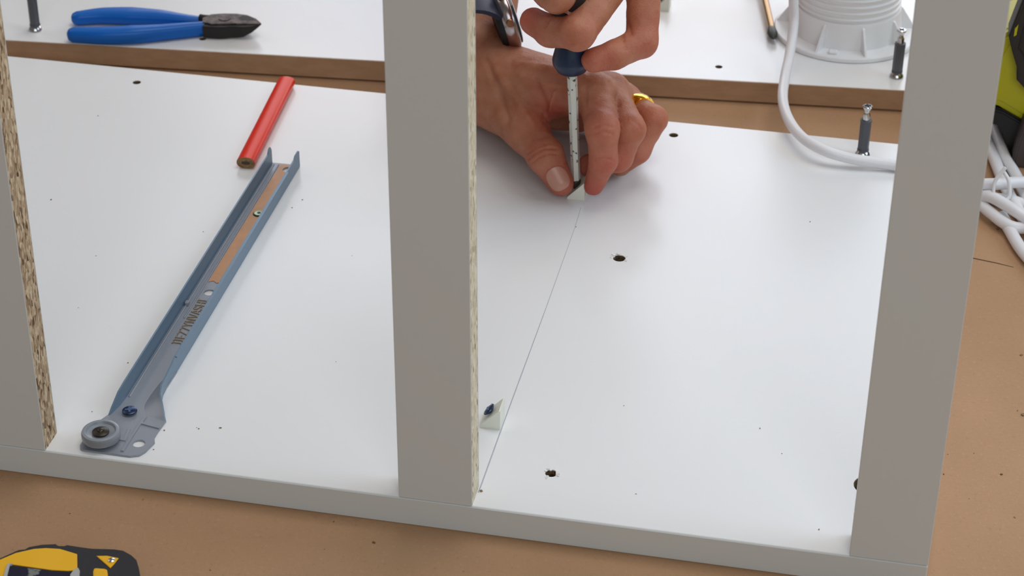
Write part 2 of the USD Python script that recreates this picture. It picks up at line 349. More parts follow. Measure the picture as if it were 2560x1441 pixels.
# channel floor
slot = Point(*nu(10.6, 140.5)).buffer(3.1 * mm, 16); endh = Point(*nu(13.0, 287)).buffer(3.4 * mm, 16); ov = Point(*nu(11.6, 230.5)).buffer(3.0 * mm, 16)
chan = Polygon([nu(*p) for p in ((0.2, 54), (18.0, 54), (18.2, 294.6), (0.2, 294.2))])
for q in (slot, endh, ov): chan = chan.difference(q)
run.part('channel_floor', prism(chan, .0001, .00105), 'zinc_grey', 30)
# left wall, folded lip and ridge
def wall(pts, th):   # pts: (n, u, zlow, zhigh)
    a = np.array([(n * mm, u * mm, z0 * mm, z1 * mm) for n, u, z0, z1 in pts]); k = len(a)
    d = np.gradient(a[:, :2], axis=0); d /= np.linalg.norm(d, axis=1, keepdims=True); o = np.stack([d[:, 1], -d[:, 0]], 1) * th * mm / 2
    v = np.concatenate([np.column_stack([a[:, :2] - o, a[:, 2]]), np.column_stack([a[:, :2] + o, a[:, 2]]), np.column_stack([a[:, :2] + o, a[:, 3]]), np.column_stack([a[:, :2] - o, a[:, 3]])])
    f = []
    for i in range(k - 1):
        for s in range(4):
            A, B = s * k + i, ((s + 1) % 4) * k + i; f += [[A, B, B + 1], [A, B + 1, A + 1]]
    f += [[0, 2 * k, k], [0, 3 * k, 2 * k], [k - 1, 2 * k - 1, 3 * k - 1], [k - 1, 3 * k - 1, 4 * k - 1]]
    m = trimesh.Trimesh(v, f, process=False); m.fix_normals(); return m
run.part('side_wall', wall([(-2.2, 16.5, .3, 1.2), (-1.5, 19, .3, 4), (0.0, 26, .3, 9.5), (0.6, 34, .3, 11), (0.7, 120, .3, 11), (0.7, 286, .3, 11), (0.7, 288.5, .3, 13.4), (0.7, 291, .3, 13.6), (0.7, 293, .3, 10.6)], 0.9), 'zinc_blue', 40)
run.part('side_wall', wall([(27.2, 17.5, .3, 1.0), (26.0, 21, .3, 3.2), (23.0, 27, .3, 5.2), (19.8, 33, .3, 6.4), (18.2, 40, .3, 6.8), (17.6, 50, .3, 7.2), (18.0, 57, .3, 9.0), (18.0, 61, .3, 10.2), (18.0, 284, .3, 10.2), (18.0, 286.5, .3, 11.6), (18.0, 293, .3, 11.8), (18.0, 294.5, .3, 10.6)], 0.9), 'zinc_blue', 40)
run.part('lip', wall([(18.7, 62, 9.6, 10.4), (18.7, 160, 9.6, 10.4), (18.7, 268, 9.6, 10.4)], 1.4), 'zinc_blue', 40)
run.part('floor_ridge', sweep([(*nu(2.3, 34), .0011), (*nu(2.3, 150), .0011), (*nu(2.3, 292), .0011)], .0006, .0006, 10), 'zinc_grey', 40)
run.part('floor_ridge', sweep([(*nu(5.4, 112), .0011), (*nu(5.4, 200), .0011), (*nu(5.4, 292), .0011)], .0005, .0005, 10), 'zinc_grey', 40)
run.part('retaining_tab', box(1.6 * mm, 3.8 * mm, 124 * mm, 127 * mm, .001, .0034, .0004), 'zinc_grey', False)
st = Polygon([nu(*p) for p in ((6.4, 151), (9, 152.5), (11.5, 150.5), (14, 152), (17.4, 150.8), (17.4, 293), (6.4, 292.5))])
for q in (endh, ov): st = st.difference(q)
run.part('reflection_strip', prism(st, .00105, .00135), 'tan_reflection', False, label='warm reflection painted as a tan strip in the far half of the channel')  # reflection in the metal, built as a thin tan sheet
ring = Point(*nu(11.6, 230.5)).buffer(3.6 * mm, 20)
ey = run.part('rivet_eye', prism(ring, .0011, .00165, .0003), 'black_metal', 30, label='dark rivet eye with a pale green ring')
run.part('green_ring', prism(Point(*nu(11.6, 230.7)).buffer(2.9 * mm, 20), .0016, .0020), 'oval_green', False, under=ey)
run.part('pale_ring', prism(Point(*nu(11.4, 229.9)).buffer(2.1 * mm, 20), .0019, .0022), 'oval_pale', False, under=ey)
run.part('eye_hole', prism(Point(*nu(11.8, 230.3)).buffer(1.1 * mm, 20), .0021, .0024), 'tool_black2', False, under=ey)
# stamped characters along the channel
tx = meshkit.text_mesh('IIEZ7YNVASHI', 0.0058, 0.0006); sx = 0.046 / (tx.bounds[1][0] - tx.bounds[0][0])
v = np.array(tx.vertices); v = np.stack([0.0068 + (v[:, 1]), 0.0862 + v[:, 0] * sx, 0.0009 + v[:, 2]], 1)
v[:, 0] = 0.0128 - (v[:, 0] - 0.0068)
run.part('stamped_text', (v, tx.faces[:, ::-1] if False else tx.faces), 'stamp_metal', False, label='raised stamped characters on the channel floor')
# roller and its axle
rc = atz(251.5, 1077, T + .0075); rc = (rc[0] - ro[0], rc[1] - ro[1])
prof = [(0.0035, .0026), (.0086, .0026), (.0095, .0032), (.0098, .0046), (.0098, .0066), (.0093, .0076), (.0082, .0080), (.0076, .0078), (.0070, .0066), (.0045, .0060), (.0035, .0060), (0.0035, .0026)]
rol = lathe(prof, 56); rol.apply_translation((*rc, 0))
rp = run.part('roller', rol, 'roller_plastic', 40, label='grey plastic roller wheel')
ax = cat(lathe([(0, .0005), (.0026, .0005), (.0026, .0062), (.0042, .0064), (.0043, .0070), (.0032, .0074), (.0018, .0076), (.0016, .0080), (.0009, .0083), (0, .0083)], 40)); ax.apply_translation((*rc, 0))
run.part('axle_rivet', ax, 'rivet_dark', 40, under=rp, label='dark axle rivet')
def screw_head(r):
    return lathe([(0, 0), (r * .5, 0), (r, r * .35), (r * .97, r * .48), (r * .7, r * .58), (0, r * .62)], 32), cross_recess(r * .62, r * .10, r * .13, r * .66)
sc = (7.6 * mm, 20.6 * mm)
h_, x_ = screw_head(.0039)
h_.apply_translation((*sc, .0010)); sp = run.part('screw', h_, 'screw_blue', 40, label='blue-black cross-head screw in the end plate')
run.part('cross_recess', x_.rotate((0, 0, 20)).translate((*sc, .0010)), 'screw_cross', False, under=sp)

# ================================================================== carpenter pencil
pa, pb = atz(614, 408, T + .0040), atz(717, 203, T + .0040)
pv = pb - pa; pv[2] = 0
pl = np.linalg.norm(pv); prz = math.atan2(pv[1], pv[0])
pen = Thing('carpenter_pencil', 'red flat carpenter pencil lying beside the drawer runner', 'pencil', (pa[0], pa[1], T), prz)
pts = [(0.0004, 0, .0040), (pl * .5, 0, .0040), (pl - .0004, 0, .0040)]
pen.part('lacquered_body', sweep(pts, .0058, .0038, 24, 2.3), 'red_lacquer', 40)
pen.part('wood_end', sweep([(0, 0, .0040), (.0003, 0, .0040), (.0006, 0, .0040)], .0057, .0037, 24, 2.3), 'pencil_wood', False, label='sawn wooden end of the pencil')
pen.part('wood_end', sweep([(pl - .0006, 0, .0040), (pl - .0003, 0, .0040), (pl, 0, .0040)], .0057, .0037, 24, 2.3), 'pencil_wood', False)
pen.part('lead', sweep([(-.0001, 0, .0040), (.0002, 0, .0040), (.0005, 0, .0040)], .0028, .0012, 12, 2.5), 'lead', False)

# ================================================================== side cutters on the rear board
pc = atz(508, 70, T + .006)
ply = Thing('side_cutters', 'blue handled side cutters with dark jaws lying on the rear board', 'pliers', (pc[0], pc[1], T))
def hpath(pts, z=.0065): return spline([atz(a, b, T + z) for a, b in pts], 8)
def grip(pts, wid, hgt):
    p = hpath(pts); k = np.linspace(0, 1, len(p)); kk = np.linspace(0, 1, len(wid)); w = np.interp(k, kk, wid) * mm; h = np.interp(k, kk, hgt) * mm
    q = p.copy(); q[:, 2] = T + h + .0001
    # rounded rear end
    e0 = q[0] + (q[0] - q[3]) / np.linalg.norm(q[0] - q[3]) * .004
    q = np.vstack([e0 + (q[0] - e0) * .0, e0 + (q[0] - e0) * .3, q]); w = np.r_[w[0] * .25, w[0] * .72, w]; h = np.r_[h[0] * .35, h[0] * .78, h]
    return sweep(q, w, h, 20, 2.7)
g1 = ply.part('grip', grip([(192, 40), (255, 35), (325, 36), (400, 40), (460, 45), (510, 46)], [5.0, 6.8, 8.2, 6.6, 4.6, 3.4], [4.6, 5.0, 5.2, 5.0, 4.4, 3.6]), 'plier_blue', 60, world=True)
g2 = ply.part('grip', grip([(182, 82), (255, 86), (330, 84), (400, 78), (460, 72), (510, 67)], [5.0, 6.4, 6.8, 5.6, 4.8, 4.2], [5.0, 5.6, 5.8, 5.4, 5.2, 5.0]), 'plier_blue', 60, world=True)
zt = T + .0105
def taper(m):
    v, f, _ = meshkit.arrays(m); v = np.array(v); d = v - CAM; px = W / 2 + F * (d @ AX[0]) / (d @ AX[2])
    k = np.interp(px, [588, 612, 634, 654], [1, .86, .5, .12]); v[:, 2] = zt - (zt - v[:, 2]) * k; return (v, f)
jaw = Polygon([atz(a, b, zt)[:2] for a, b in ((506, 44), (516, 40), (528, 35), (560, 33), (592, 33.5), (618, 37), (640, 46), (653, 58), (648, 60), (600, 59), (560, 59), (528, 60), (518, 57), (506, 56))])
hd = ply.part('jaw', taper(prism(jaw, T + .0012, zt, .0006)), 'plier_steel', 30, world=True)
ply.part('cutting_recess', prism(Polygon([atz(a, b, zt)[:2] for a, b in ((597, 44), (606, 39), (622, 40.5), (640, 50), (622, 51), (602, 50))]), zt - .0004, zt + .0001), 'plier_dark', False, under=hd, world=True)
ply.part('pivot', cyl(.0042, zt - .001, zt + .0004, *atz(562, 46, zt)[:2]), 'plier_steel', 30, under=hd, world=True)
ply.part('jaw_side', taper(prism(Polygon([atz(a, b, zt - .0004)[:2] for a, b in ((506, 58), (520, 58), (560, 60), (600, 60), (625, 60), (652, 60), (640, 63), (628, 65.5), (606, 66.5), (590, 65), (575, 64.5), (560, 66), (545, 66.5), (520, 65), (506, 64))]), T + .0010, zt - .0010, .0006)), 'plier_dark', 30, world=True)
ply.part('shank', sweep(hpath([(500, 44), (512, 46), (528, 47)], .008), .0026, .0026, 10), 'plier_dark', 30, world=True)

# ================================================================== dowels (connecting bolts)
def dowel(label, loc):
    d = Thing('cam_dowel', label, 'cam dowel', loc, 0.3, 'connecting dowels standing in the boards')
    foot = lathe([(0, 0), (.0044, 0), (.0048, .0006), (.0046, .0016), (.0036, .0030), (.0030, .0036), (0, .0036)], 32)
    d.part('foot', foot, 'chrome', 40, label='bright metal foot')
    d.part('sleeve', Manifold.cylinder(.0215, .0036, .0036, 6).translate((0, 0, .0036)) + cyl(.0037, .0036, .0046) + cyl(.0037, .0240, .0251), 'dowel_grey', False, label='dark grey six-sided plastic sleeve')
    n = d.part('neck', lathe([(0, .0245), (.0024, .0245), (.0024, .0285), (.0016, .0300), (.0017, .0316), (.0030, .0336), (.0032, .0344), (.0029, .0349), (0, .0350)], 28), 'chrome', 40)
    d.part('cross_recess', cross_recess(.0019, .0004, .0004, .0352), 'screw_recess', False, under=n)
    return d
b0 = atz(2156, 388); dw = dowel('grey cam dowel standing on the pierced white board beside the white cable', (b0[0], b0[1], T))
b1 = atz(2241, 192); copy_of(dw, 'cam_dowel', 'grey cam dowel standing on the rear board in front of the socket tower', (b1[0], b1[1], T), 0.9, 'connecting dowels standing in the boards')
b2 = atz(89, 75); copy_of(dw, 'cam_dowel', 'grey cam dowel standing on the rear board left of the blue cutters', (b2[0], b2[1], T), 0.1, 'connecting dowels standing in the boards')

# ================================================================== plastic corner wedges
def wedge(label, x, y, screw=True):
    w, hgt, dep = .0106, .0115, .0120
    d = Thing('corner_wedge', label, 'corner wedge', (x, y, T), 0, 'white plastic corner wedges')
    tri = Polygon([(0, 0), (-w, 0), (-w, .0012), (-.0008, hgt), (0, hgt)])
    m = prism(tri, 0, dep); v, f, _ = meshkit.arrays(m); v = np.stack([v[:, 0], dep - v[:, 2], v[:, 1]], 1)
    blk = man(trimesh.Trimesh(v, f, process=True)); 
    nrm = np.array([-hgt, 0, w]); nrm = nrm / np.linalg.norm(nrm); c = np.array([-w * .5, dep * .5, hgt * .53])
    d.part('block', blk, 'wedge_plastic', False)
    if screw:
        h, x2 = screw_head(.0037)
        s = d.part('screw', along(h, c + nrm * .0009, c + nrm * 2), 'screw_blue', 40, label='dark cross-head screw')
        d.part('cross_recess', along(x2, c + nrm * .0009, c + nrm * 2, .5), 'screw_cross', False, under=s)
    return d
wx = atz(1250, 1076); wedge('white plastic corner wedge with its screw driven in, beside the middle upright strip', wx[0], wx[1])
w2 = atz(1461, 502); wedge('white plastic corner wedge pinched between thumb and finger', w2[0], w2[1], False)
w3 = atz(1672, 30); wedge('white plastic corner wedge on the rear board beyond the fingers', w3[0], w3[1])

# ================================================================== socket tower
tc = (-0.0755, 0.5830)
tow = Thing('socket_tower', 'white plastic pop-up socket tower with threaded body standing upside down on its flange', 'socket tower', (tc[0], tc[1], T))
tow.part('flange', lathe([(0, 0), (.0495, 0), (.0503, .0006), (.0503, .0030), (.0495, .0038), (.0440, .0040), (0, .0040)], 96), 'plastic_white', 40)
tow.part('skirt', lathe([(.0300, .0035), (.0385, .0035), (.0372, .0200), (.0366, .0225), (.0300, .0225)], 96), 'plastic_white', 40)
pr = [(.0300, .0222)]
z = .0225
while z < .150:
    pr += [(.0352, z), (.0352, z + .0016), (.0364, z + .0024), (.0364, z + .0034), (.0352, z + .0042)]; z += .0046
pr += [(.0350, z), (.0300, z + .004), (.0, z + .004)]
tow.part('threaded_body', lathe(pr, 96), 'plastic_white', 40, label='threaded white body')
for k in range(8):
    a = math.radians(-90 - 21 + 41 * k) if k < 8 else 0
    g = prism(Polygon([(.0355, .0035), (.0492, .0035), (.0480, .0052), (.0385, .0195), (.0355, .0215)]), -.0008, .0008)
    v, f, _ = meshkit.arrays(g); v = np.stack([v[:, 0], v[:, 2], v[:, 1]], 1); c, s = math.cos(a), math.sin(a)
    v = np.stack([c * v[:, 0] - s * v[:, 1], s * v[:, 0] + c * v[:, 1], v[:, 2]], 1)
    g = trimesh.Trimesh(v, f, process=False); g.fix_normals()
    tow.part('gusset', g, 'plastic_white', False)
bs = math.radians(-90 - 8)
tow.part('latch', box(-.003, .003, -.0022, .0022, .0036, .0064, .0008).translate((.0445 * math.cos(bs), .0445 * math.sin(bs), 0)), 'plastic_white', False)

# ================================================================== white cable with its coil
cab = Thing('power_cable', 'white power cable looping down from the socket tower to a coil at the right', 'cable', (0, 0.4, 0))
R = .0034
lead = [(tc[0], tc[1], T + z - .01), (tc[0], tc[1] - .004, T + z + .02), (tc[0] - .012, tc[1] - .03, T + z + .018)]
lead += [aty(1984, -120, .528), aty(1984, 0, .527), aty(1984, 60, .524), aty(1975, 130, .508), atz(1962, 195, .0262), atz(1957, 250, .0262), atz(1972, 300, .0265), atz(2006, 344, .0265), atz(2060, 376, .0255), atz(2130, 397, .0225)]
lead += [np.array([-.0345, .3858, T + R + .0004]), np.array([-.008, .381, T + R + .0003]), np.array([.006, .380, T + .004]), np.array([.016, .384, R + .003])]
s1 = atz(2462, 522, R)
lead += [np.array([.022, .392, R])]
cab.part('lead', sweep(spline(lead, 14), R, None, 14), 'cable_white', 60, world=True)
rc_ = .0037
coil = [(2504, 540, .0042), (2528, 582, .0042), (2548, 616, .0042), (2575, 650, .0042), (2620, 690, .0042), (2690, 722, .0045), (2765, 695, .005), (2795, 600, .006), (2720, 515, .007), (2640, 470, .010), (2560, 456, .014), (2500, 460, .017), (2445, 463, .014), (2418, 478, .0095),
        (2424, 498, .0085), (2452, 492, .010), (2480, 494, .013), (2531, 523, .013), (2575, 552, .011), (2660, 600, .012), (2735, 625, .015), (2745, 580, .0155), (2690, 552, .012), (2640, 560, .008), (2562, 570, .006), (2531, 568, .006), (2504, 554, .006), (2480, 535, .006), (2462, 520, .006), (2444, 500, .005),
        (2428, 455, .0042), (2440, 440, .0042), (2470, 490, .0042), (2540, 505, .0042), (2610, 540, .0042), (2680, 590, .0042), (2740, 635, .0042), (2705, 672, .0042), (2650, 640, .0042), (2580, 575, .0045), (2530, 500, .005), (2503, 440, .006), (2480, 384, .005), (2446, 312, .0042),
        (2426, 270, .0042), (2440, 252, .0042), (2484, 322, .0042), (2512, 394, .0045), (2540, 440, .006), (2600, 560, .0055), (2660, 640, .0045), (2720, 690, .0045)]
cab.part('coil', sweep(spline([atz(*q) for q in coil], 9), rc_, None, 12), 'cable_white', 60, world=True, label='loosely tied coil of the same cable')
tp = atz(2507, 466, .020)
tl = spline([tp + np.array([0, .002, .012]), tp + np.array([-.005, 0, .003]), tp + np.array([-.0045, -.003, -.006]), tp + np.array([0, -.005, -.008]), tp + np.array([.0045, -.003, -.005]), tp + np.array([.003, .0, .004]), tp + np.array([-.0005, .002, .009])], 8)
cab.part('cable_tie', sweep(tl, .0012, .0012, 8), 'plastic_white', 60, world=True, label='white twist tie round the coil')

# ================================================================== second screwdriver lying on the rear board
ta, tb = atz(1933, 92, T + .0045), atz(1909, -20, T + .0075)
dirv = (tb - ta); dirv[2] = .002; dirv /= np.linalg.norm(dirv)
sd2 = Thing('screwdriver', 'screwdriver with thin brassy shaft lying on the rear board beside the socket tower', 'screwdriver', (ta[0], ta[1], T))
sd2.part('shaft', sweep([ta + dirv * .010, ta + dirv * .06, ta + dirv * .115], .0026, None, 14), 'brass', 60, world=True)
sd2.part('blade', sweep([ta + dirv * -.0035, ta, ta + dirv * .006, ta + dirv * .0125], [.0006, .0030, .0038, .0027], [.0005, .0016, .0026, .0026], 14), 'bit_dark', 60, world=True, label='flat dark blade tip')
sd2.part('handle', sweep([ta + dirv * .110, ta + dirv * .113, ta + dirv * .125, ta + dirv * .18, ta + dirv * .205, ta + dirv * .208], [.005, .009, .0075, .0085, .0075, .004], None, 18), 'handle_navy', 60, world=True)

# ================================================================== lime power tool at the right edge
tool = Thing('power_tool', 'lime green and black power tool standing at the right edge behind the upright strip', 'power tool', (0.11, 0.50, 0))
TY = 0.452
def tpoly(pts, y0, y1, bev=.004, plane=TY):
    """outline in the tool's own upright front plane (given through the picture), built y0..y1 deep"""
    q = [aty(a, b, plane) for a, b in pts]; p = Polygon([(k[0], max(k[2], 0.0)) for k in q]).buffer(0)
    m = prism(p, 0, y1 - y0, bev); v, f, _ = meshkit.arrays(m)
    return trimesh.Trimesh(np.stack([v[:, 0], y1 - v[:, 2], v[:, 1]], 1), np.array(f), process=False)
tool.part('housing', tpoly([(2440, 260), (2470, 150), (2498, 98), (2524, 84), (2570, 66), (2640, 40), (2800, -20), (2850, 120), (2820, 300), (2700, 350), (2560, 318), (2492, 276)], TY + .000, TY + .050, .010), 'lime', 40, world=True, label='lime green housing')
tool.part('motor_end', tpoly([(2640, 330), (2630, 200), (2640, 60), (2690, -10), (2820, -20), (2880, 120), (2850, 300), (2720, 345)], TY - .004, TY + .105, .015), 'lime', 40, world=True)
gp = tool.part('grip', tpoly([(2521, 76), (2533, 44), (2558, -20), (2590, -120), (2700, -160), (2700, 260), (2600, 236), (2566, 212), (2541, 185), (2542, 155), (2530, 115)], TY - .010, TY + .010, .003), 'tool_black', 40, world=True, label='black rubber grip panel')
tool.part('grip_seam', tpoly([(2545, 105), (2556, 60), (2576, 0), (2590, 0), (2560, 70), (2549, 105), (2575, 145), (2570, 148)], TY - .0108, TY - .009, .0003), 'tool_black2', False, under=gp, world=True)
tool.part('vent', tpoly([(2534, 74), (2537, 55), (2546, 44), (2541, 70)], TY - .0108, TY - .009, .0003), 'lime', False, under=gp, world=True)
tool.part('foot', tpoly([(2440, 262), (2490, 268), (2510, 274), (2562, 304), (2552, 340), (2536, 372), (2530, 396), (2527, 395), (2512, 345), (2494, 312), (2440, 300)], TY - .002, TY + .09, .003), 'tool_black2', 40, world=True, label='black foot below the housing')
tool.part('base_block', tpoly([(2545, 350), (2562, 306), (2700, 340), (2760, 360), (2740, 440), (2530, 436), (2530, 400)], .436, .520, .003, .436), 'tool_grey', 40, world=True)

# ================================================================== tape measure, lower left corner
tz = .030
tm0 = atz(150, 1441, tz)
tape = Thing('tape_measure', 'yellow and black tape measure lying on the brown paper, cut off at the corner', 'tape measure', (tm0[0], tm0[1], 0))
def tp_(pts, z0, z1, bev): return prism(Polygon([atz(a, b, tz)[:2] for a, b in pts]).buffer(0), z0, z1, bev)
out = [(-70, 1470), (-45, 1425), (0, 1396), (40, 1378), (48, 1375), (62, 1374), (72, 1368), (105, 1362), (139, 1360.5), (146, 1365), (160, 1365.5), (168, 1363), (200, 1368), (230, 1372), (285, 1373.5), (308, 1377), (328, 1388), (341, 1400), (347, 1420), (351, 1441), (352, 1600), (330, 1650), (-40, 1650), (-75, 1560)]
tape.part('case', tp_(out, 0.0, tz, .0005), 'tape_black', 40, world=True, label='black rubber case')
tape.part('side_panel', tp_([(-30, 1430), (0, 1401), (40, 1384), (85, 1374), (115, 1372), (150, 1374), (180, 1383), (193, 1387), (193.5, 1423), (185, 1428), (170, 1429), (130, 1427), (80, 1420), (30, 1413), (18, 1414), (10, 1441), (4, 1560), (-40, 1560)], tz - .004, tz + .0003, .0003), 'tape_yellow', 40, world=True, label='yellow side panel')
lb = tape.part('label_plate', tp_([(24, 1416), (80, 1422), (130, 1429.5), (172, 1431.5), (184, 1430), (192, 1441), (192, 1540), (14, 1540), (18, 1441)], tz - .004, tz + .0002, .0004), 'tape_label', 40, world=True, label='glossy dark label plate')
tape.part('clear_rim', tp_([(10, 1441), (18, 1414.5), (27, 1412.5), (32, 1414), (25, 1417), (19, 1441), (14, 1540), (6, 1540)], tz - .003, tz + .0010, .0004), 'clear_rim', 40, under=lb, world=True)
tape.part('clear_rim', tp_([(176, 1441), (184, 1430), (196, 1424), (200, 1432), (199, 1441), (199, 1540), (172, 1540)], tz - .003, tz + .0012, .0006), 'clear_rim', 40, under=lb, world=True)
tri = tape.part('corner_badge', tp_([(241, 1391.5), (268, 1391), (297, 1397), (287, 1410), (276, 1422)], tz - .004, tz + .0003, .0004), 'tape_yellow', 40, world=True, label='yellow triangular badge with a screw')
cs = atz(279, 1403, tz)
tape.part('screw', lathe([(0, 0), (.0016, 0), (.0016, .0003), (.0009, .0006), (0, .0006)], 24).apply_translation((cs[0], cs[1], tz + .0003)), 'chrome', 40, under=tri, world=True)
tape.part('lock_button', tp_([(234, 1441), (236, 1434), (241, 1432.5), (262, 1434), (269, 1436), (270, 1441), (272, 1520), (236, 1520)], tz - .004, tz + .003, .0012), 'tape_yellow', 40, world=True, label='yellow lock button')

# ================================================================== person: body as one surface from a signed distance field
def sdf_caps(p, a, b, ra, rb):
    a, b = np.asarray(a), np.asarray(b); ab = b - a; t = np.clip(((p - a) @ ab) / max(ab @ ab, 1e-12), 0, 1)
    return np.linalg.norm(p - (a + t[:, None] * ab), axis=1) - (ra + (rb - ra) * t)
def smin(a, b, k):
    h = np.clip(0.5 + 0.5 * (b - a) / k, 0, 1); return b * (1 - h) + a * h - k * h * (1 - h)
def chain(p, pts, rad, k=.003):
    d = None
    for i in range(len(pts) - 1):
        c = sdf_caps(p, pts[i], pts[i + 1], rad[i], rad[i + 1]); d = c if d is None else smin(d, c, k)
    return d
def nets(f, lo, hi, h):
    """naive surface nets: the zero level of f as (vertices, triangles), pulled onto the surface"""
    lo, hi = np.array(lo), np.array(hi); n = np.ceil((hi - lo) / h).astype(int) + 1
    g = [lo[k] + h * np.arange(n[k]) for k in range(3)]
    P = np.stack(np.meshgrid(*g, indexing='ij'), -1).reshape(-1, 3); V = np.empty(len(P))
    for i in range(0, len(P), 200000): V[i:i + 200000] = f(P[i:i + 200000])
    V = V.reshape(n); ins = V < 0
    acc = np.zeros(tuple(n - 1) + (3,)); cnt = np.zeros(tuple(n - 1))
    for ax in range(3):
        sl0 = [slice(None)] * 3; sl1 = [slice(None)] * 3; sl0[ax], sl1[ax] = slice(0, -1), slice(1, None)
        a, b = V[tuple(sl0)], V[tuple(sl1)]; x = (a < 0) != (b < 0); t = np.where(x, a / np.where(x, a - b, 1), 0)
        o = [k for k in range(3) if k != ax]
        idx = np.indices(a.shape).astype(float); pos = np.stack([idx[k] + (t if k == ax else 0) for k in range(3)], -1)
        for d0 in (0, 1):
            for d1 in (0, 1):
                s = [None] * 3; s[ax] = slice(0, n[ax] - 1); s[o[0]] = slice(d0, d0 + n[o[0]] - 1); s[o[1]] = slice(d1, d1 + n[o[1]] - 1); s = tuple(s)
                acc[...] += np.where(x[s][..., None], pos[s], 0); cnt[...] += x[s]
    on = cnt > 0; num = np.full(on.shape, -1); num[on] = np.arange(on.sum())
    v = lo + h * acc[on] / cnt[on][:, None]; F = []
    for ax in range(3):
        o = [(ax + 1) % 3, (ax + 2) % 3]
        s0 = [slice(None)] * 3; s1 = [slice(None)] * 3; s0[ax], s1[ax] = slice(0, -1), slice(1, None)
        for k in o: s0[k] = s1[k] = slice(1, -1)
        A, B = ins[tuple(s0)], ins[tuple(s1)]; i = np.argwhere(A != B); flip = B[A != B]
        off = np.ones(3, int); off[ax] = 0; i = i + off
        e = np.eye(3, dtype=int); q = [i - e[o[0]] - e[o[1]], i - e[o[1]], i, i - e[o[0]]]
        q = np.stack([num[tuple(k.T)] for k in q], 1); q[flip] = q[flip][:, ::-1]; F.append(q)
    q = np.vstack(F)
    e = h * .1
    for _ in range(3):
        fv = f(v); gr = np.stack([(f(v + e * ee) - fv) / e for ee in np.eye(3)], 1); v = v - np.clip(fv / np.maximum((gr ** 2).sum(1), .25), -h, h)[:, None] * gr
    return v, np.vstack([q[:, [0, 1, 2]], q[:, [0, 2, 3]]])

def A3(l): return [aty(*q) for q in l]
# left hand: joints read off the picture (x, y) and set at a distance y in the room
LH = dict(
    thumb=(A3([(1264, 262, .364), (1320, 332, .334), (1364, 390, .314), (1401, 456, .3075)]), [.0150, .0118, .0108, .0082]),
    index=(A3([(1488, 236, .338), (1506, 322, .306), (1509, 402, .304), (1484, 464, .3095)]), [.0112, .0100, .0082, .0060]),
    middle=(A3([(1524, 232, .356), (1574, 324, .322), (1546, 396, .318), (1474, 414, .3255)]), [.0110, .0094, .0082, .0072]),
    ring=(A3([(1556, 254, .367), (1632, 299, .345), (1592, 374, .336), (1550, 412, .341)]), [.0096, .0087, .0084, .0072]),
    little=(A3([(1566, 268, .392), (1630, 304, .370), (1598, 355, .362), (1560, 388, .360)]), [.0090, .0080, .0074, .0062]))
wr = aty(1148, 170, .384); el = np.array([-.352, .665, .200])
palmL = [(wr, LH['index'][0][0], .0215, .0125), (wr, LH['middle'][0][0], .0215, .0125), (wr + [.004, .010, -.004], LH['ring'][0][0], .020, .0115), (wr + [.004, .016, -.008], LH['little'][0][0], .020, .0100),
         (wr + [.006, .022, -.022], LH['little'][0][0] + [-.010, .004, -.006], .0190, .0150), (wr + [.010, .010, -.024], LH['ring'][0][0] + [-.030, .010, -.014], .0170, .0140), (wr + [-.006, -.010, -.010], LH['thumb'][0][0], .018, .0170), (LH['thumb'][0][0], LH['thumb'][0][1], .0165, .0125), (LH['thumb'][0][0], LH['index'][0][0], .0130, .0085)]
sh = np.array([-.330, .860, .490])
armL = [wr + [-.002, 0, 0], wr + (el - wr) * .2, wr + (el - wr) * .65, el, el + (sh - el) * .5, sh]
armLr = [.0245, .0260, .0360, .0375, .0430, .0520]
def f_left(p):
    d = None
    for a, b, r1, r2 in palmL:
        c = sdf_caps(p, a, b, r1, r2); d = c if d is None else smin(d, c, .009)
    # flattened wrist: two bones side by side
    ax_ = np.array([.010, .004, .0]); d = smin(d, sdf_caps(p, wr + ax_, wr + ax_ + (el - wr) * .25, .0215, .023), .012); d = smin(d, sdf_caps(p, wr - ax_, wr - ax_ + (el - wr) * .25, .0215, .023), .012)
    d = smin(d, chain(p, armL, armLr, .02), .012)
    fg = None
    for k in ('index', 'middle', 'ring', 'little'):
        c = chain(p, *LH[k], .0028); fg = c if fg is None else smin(fg, c, .0016)
    d = smin(d, fg, .0055)
    return smin(d, chain(p, *LH['thumb'], .0035), .005)
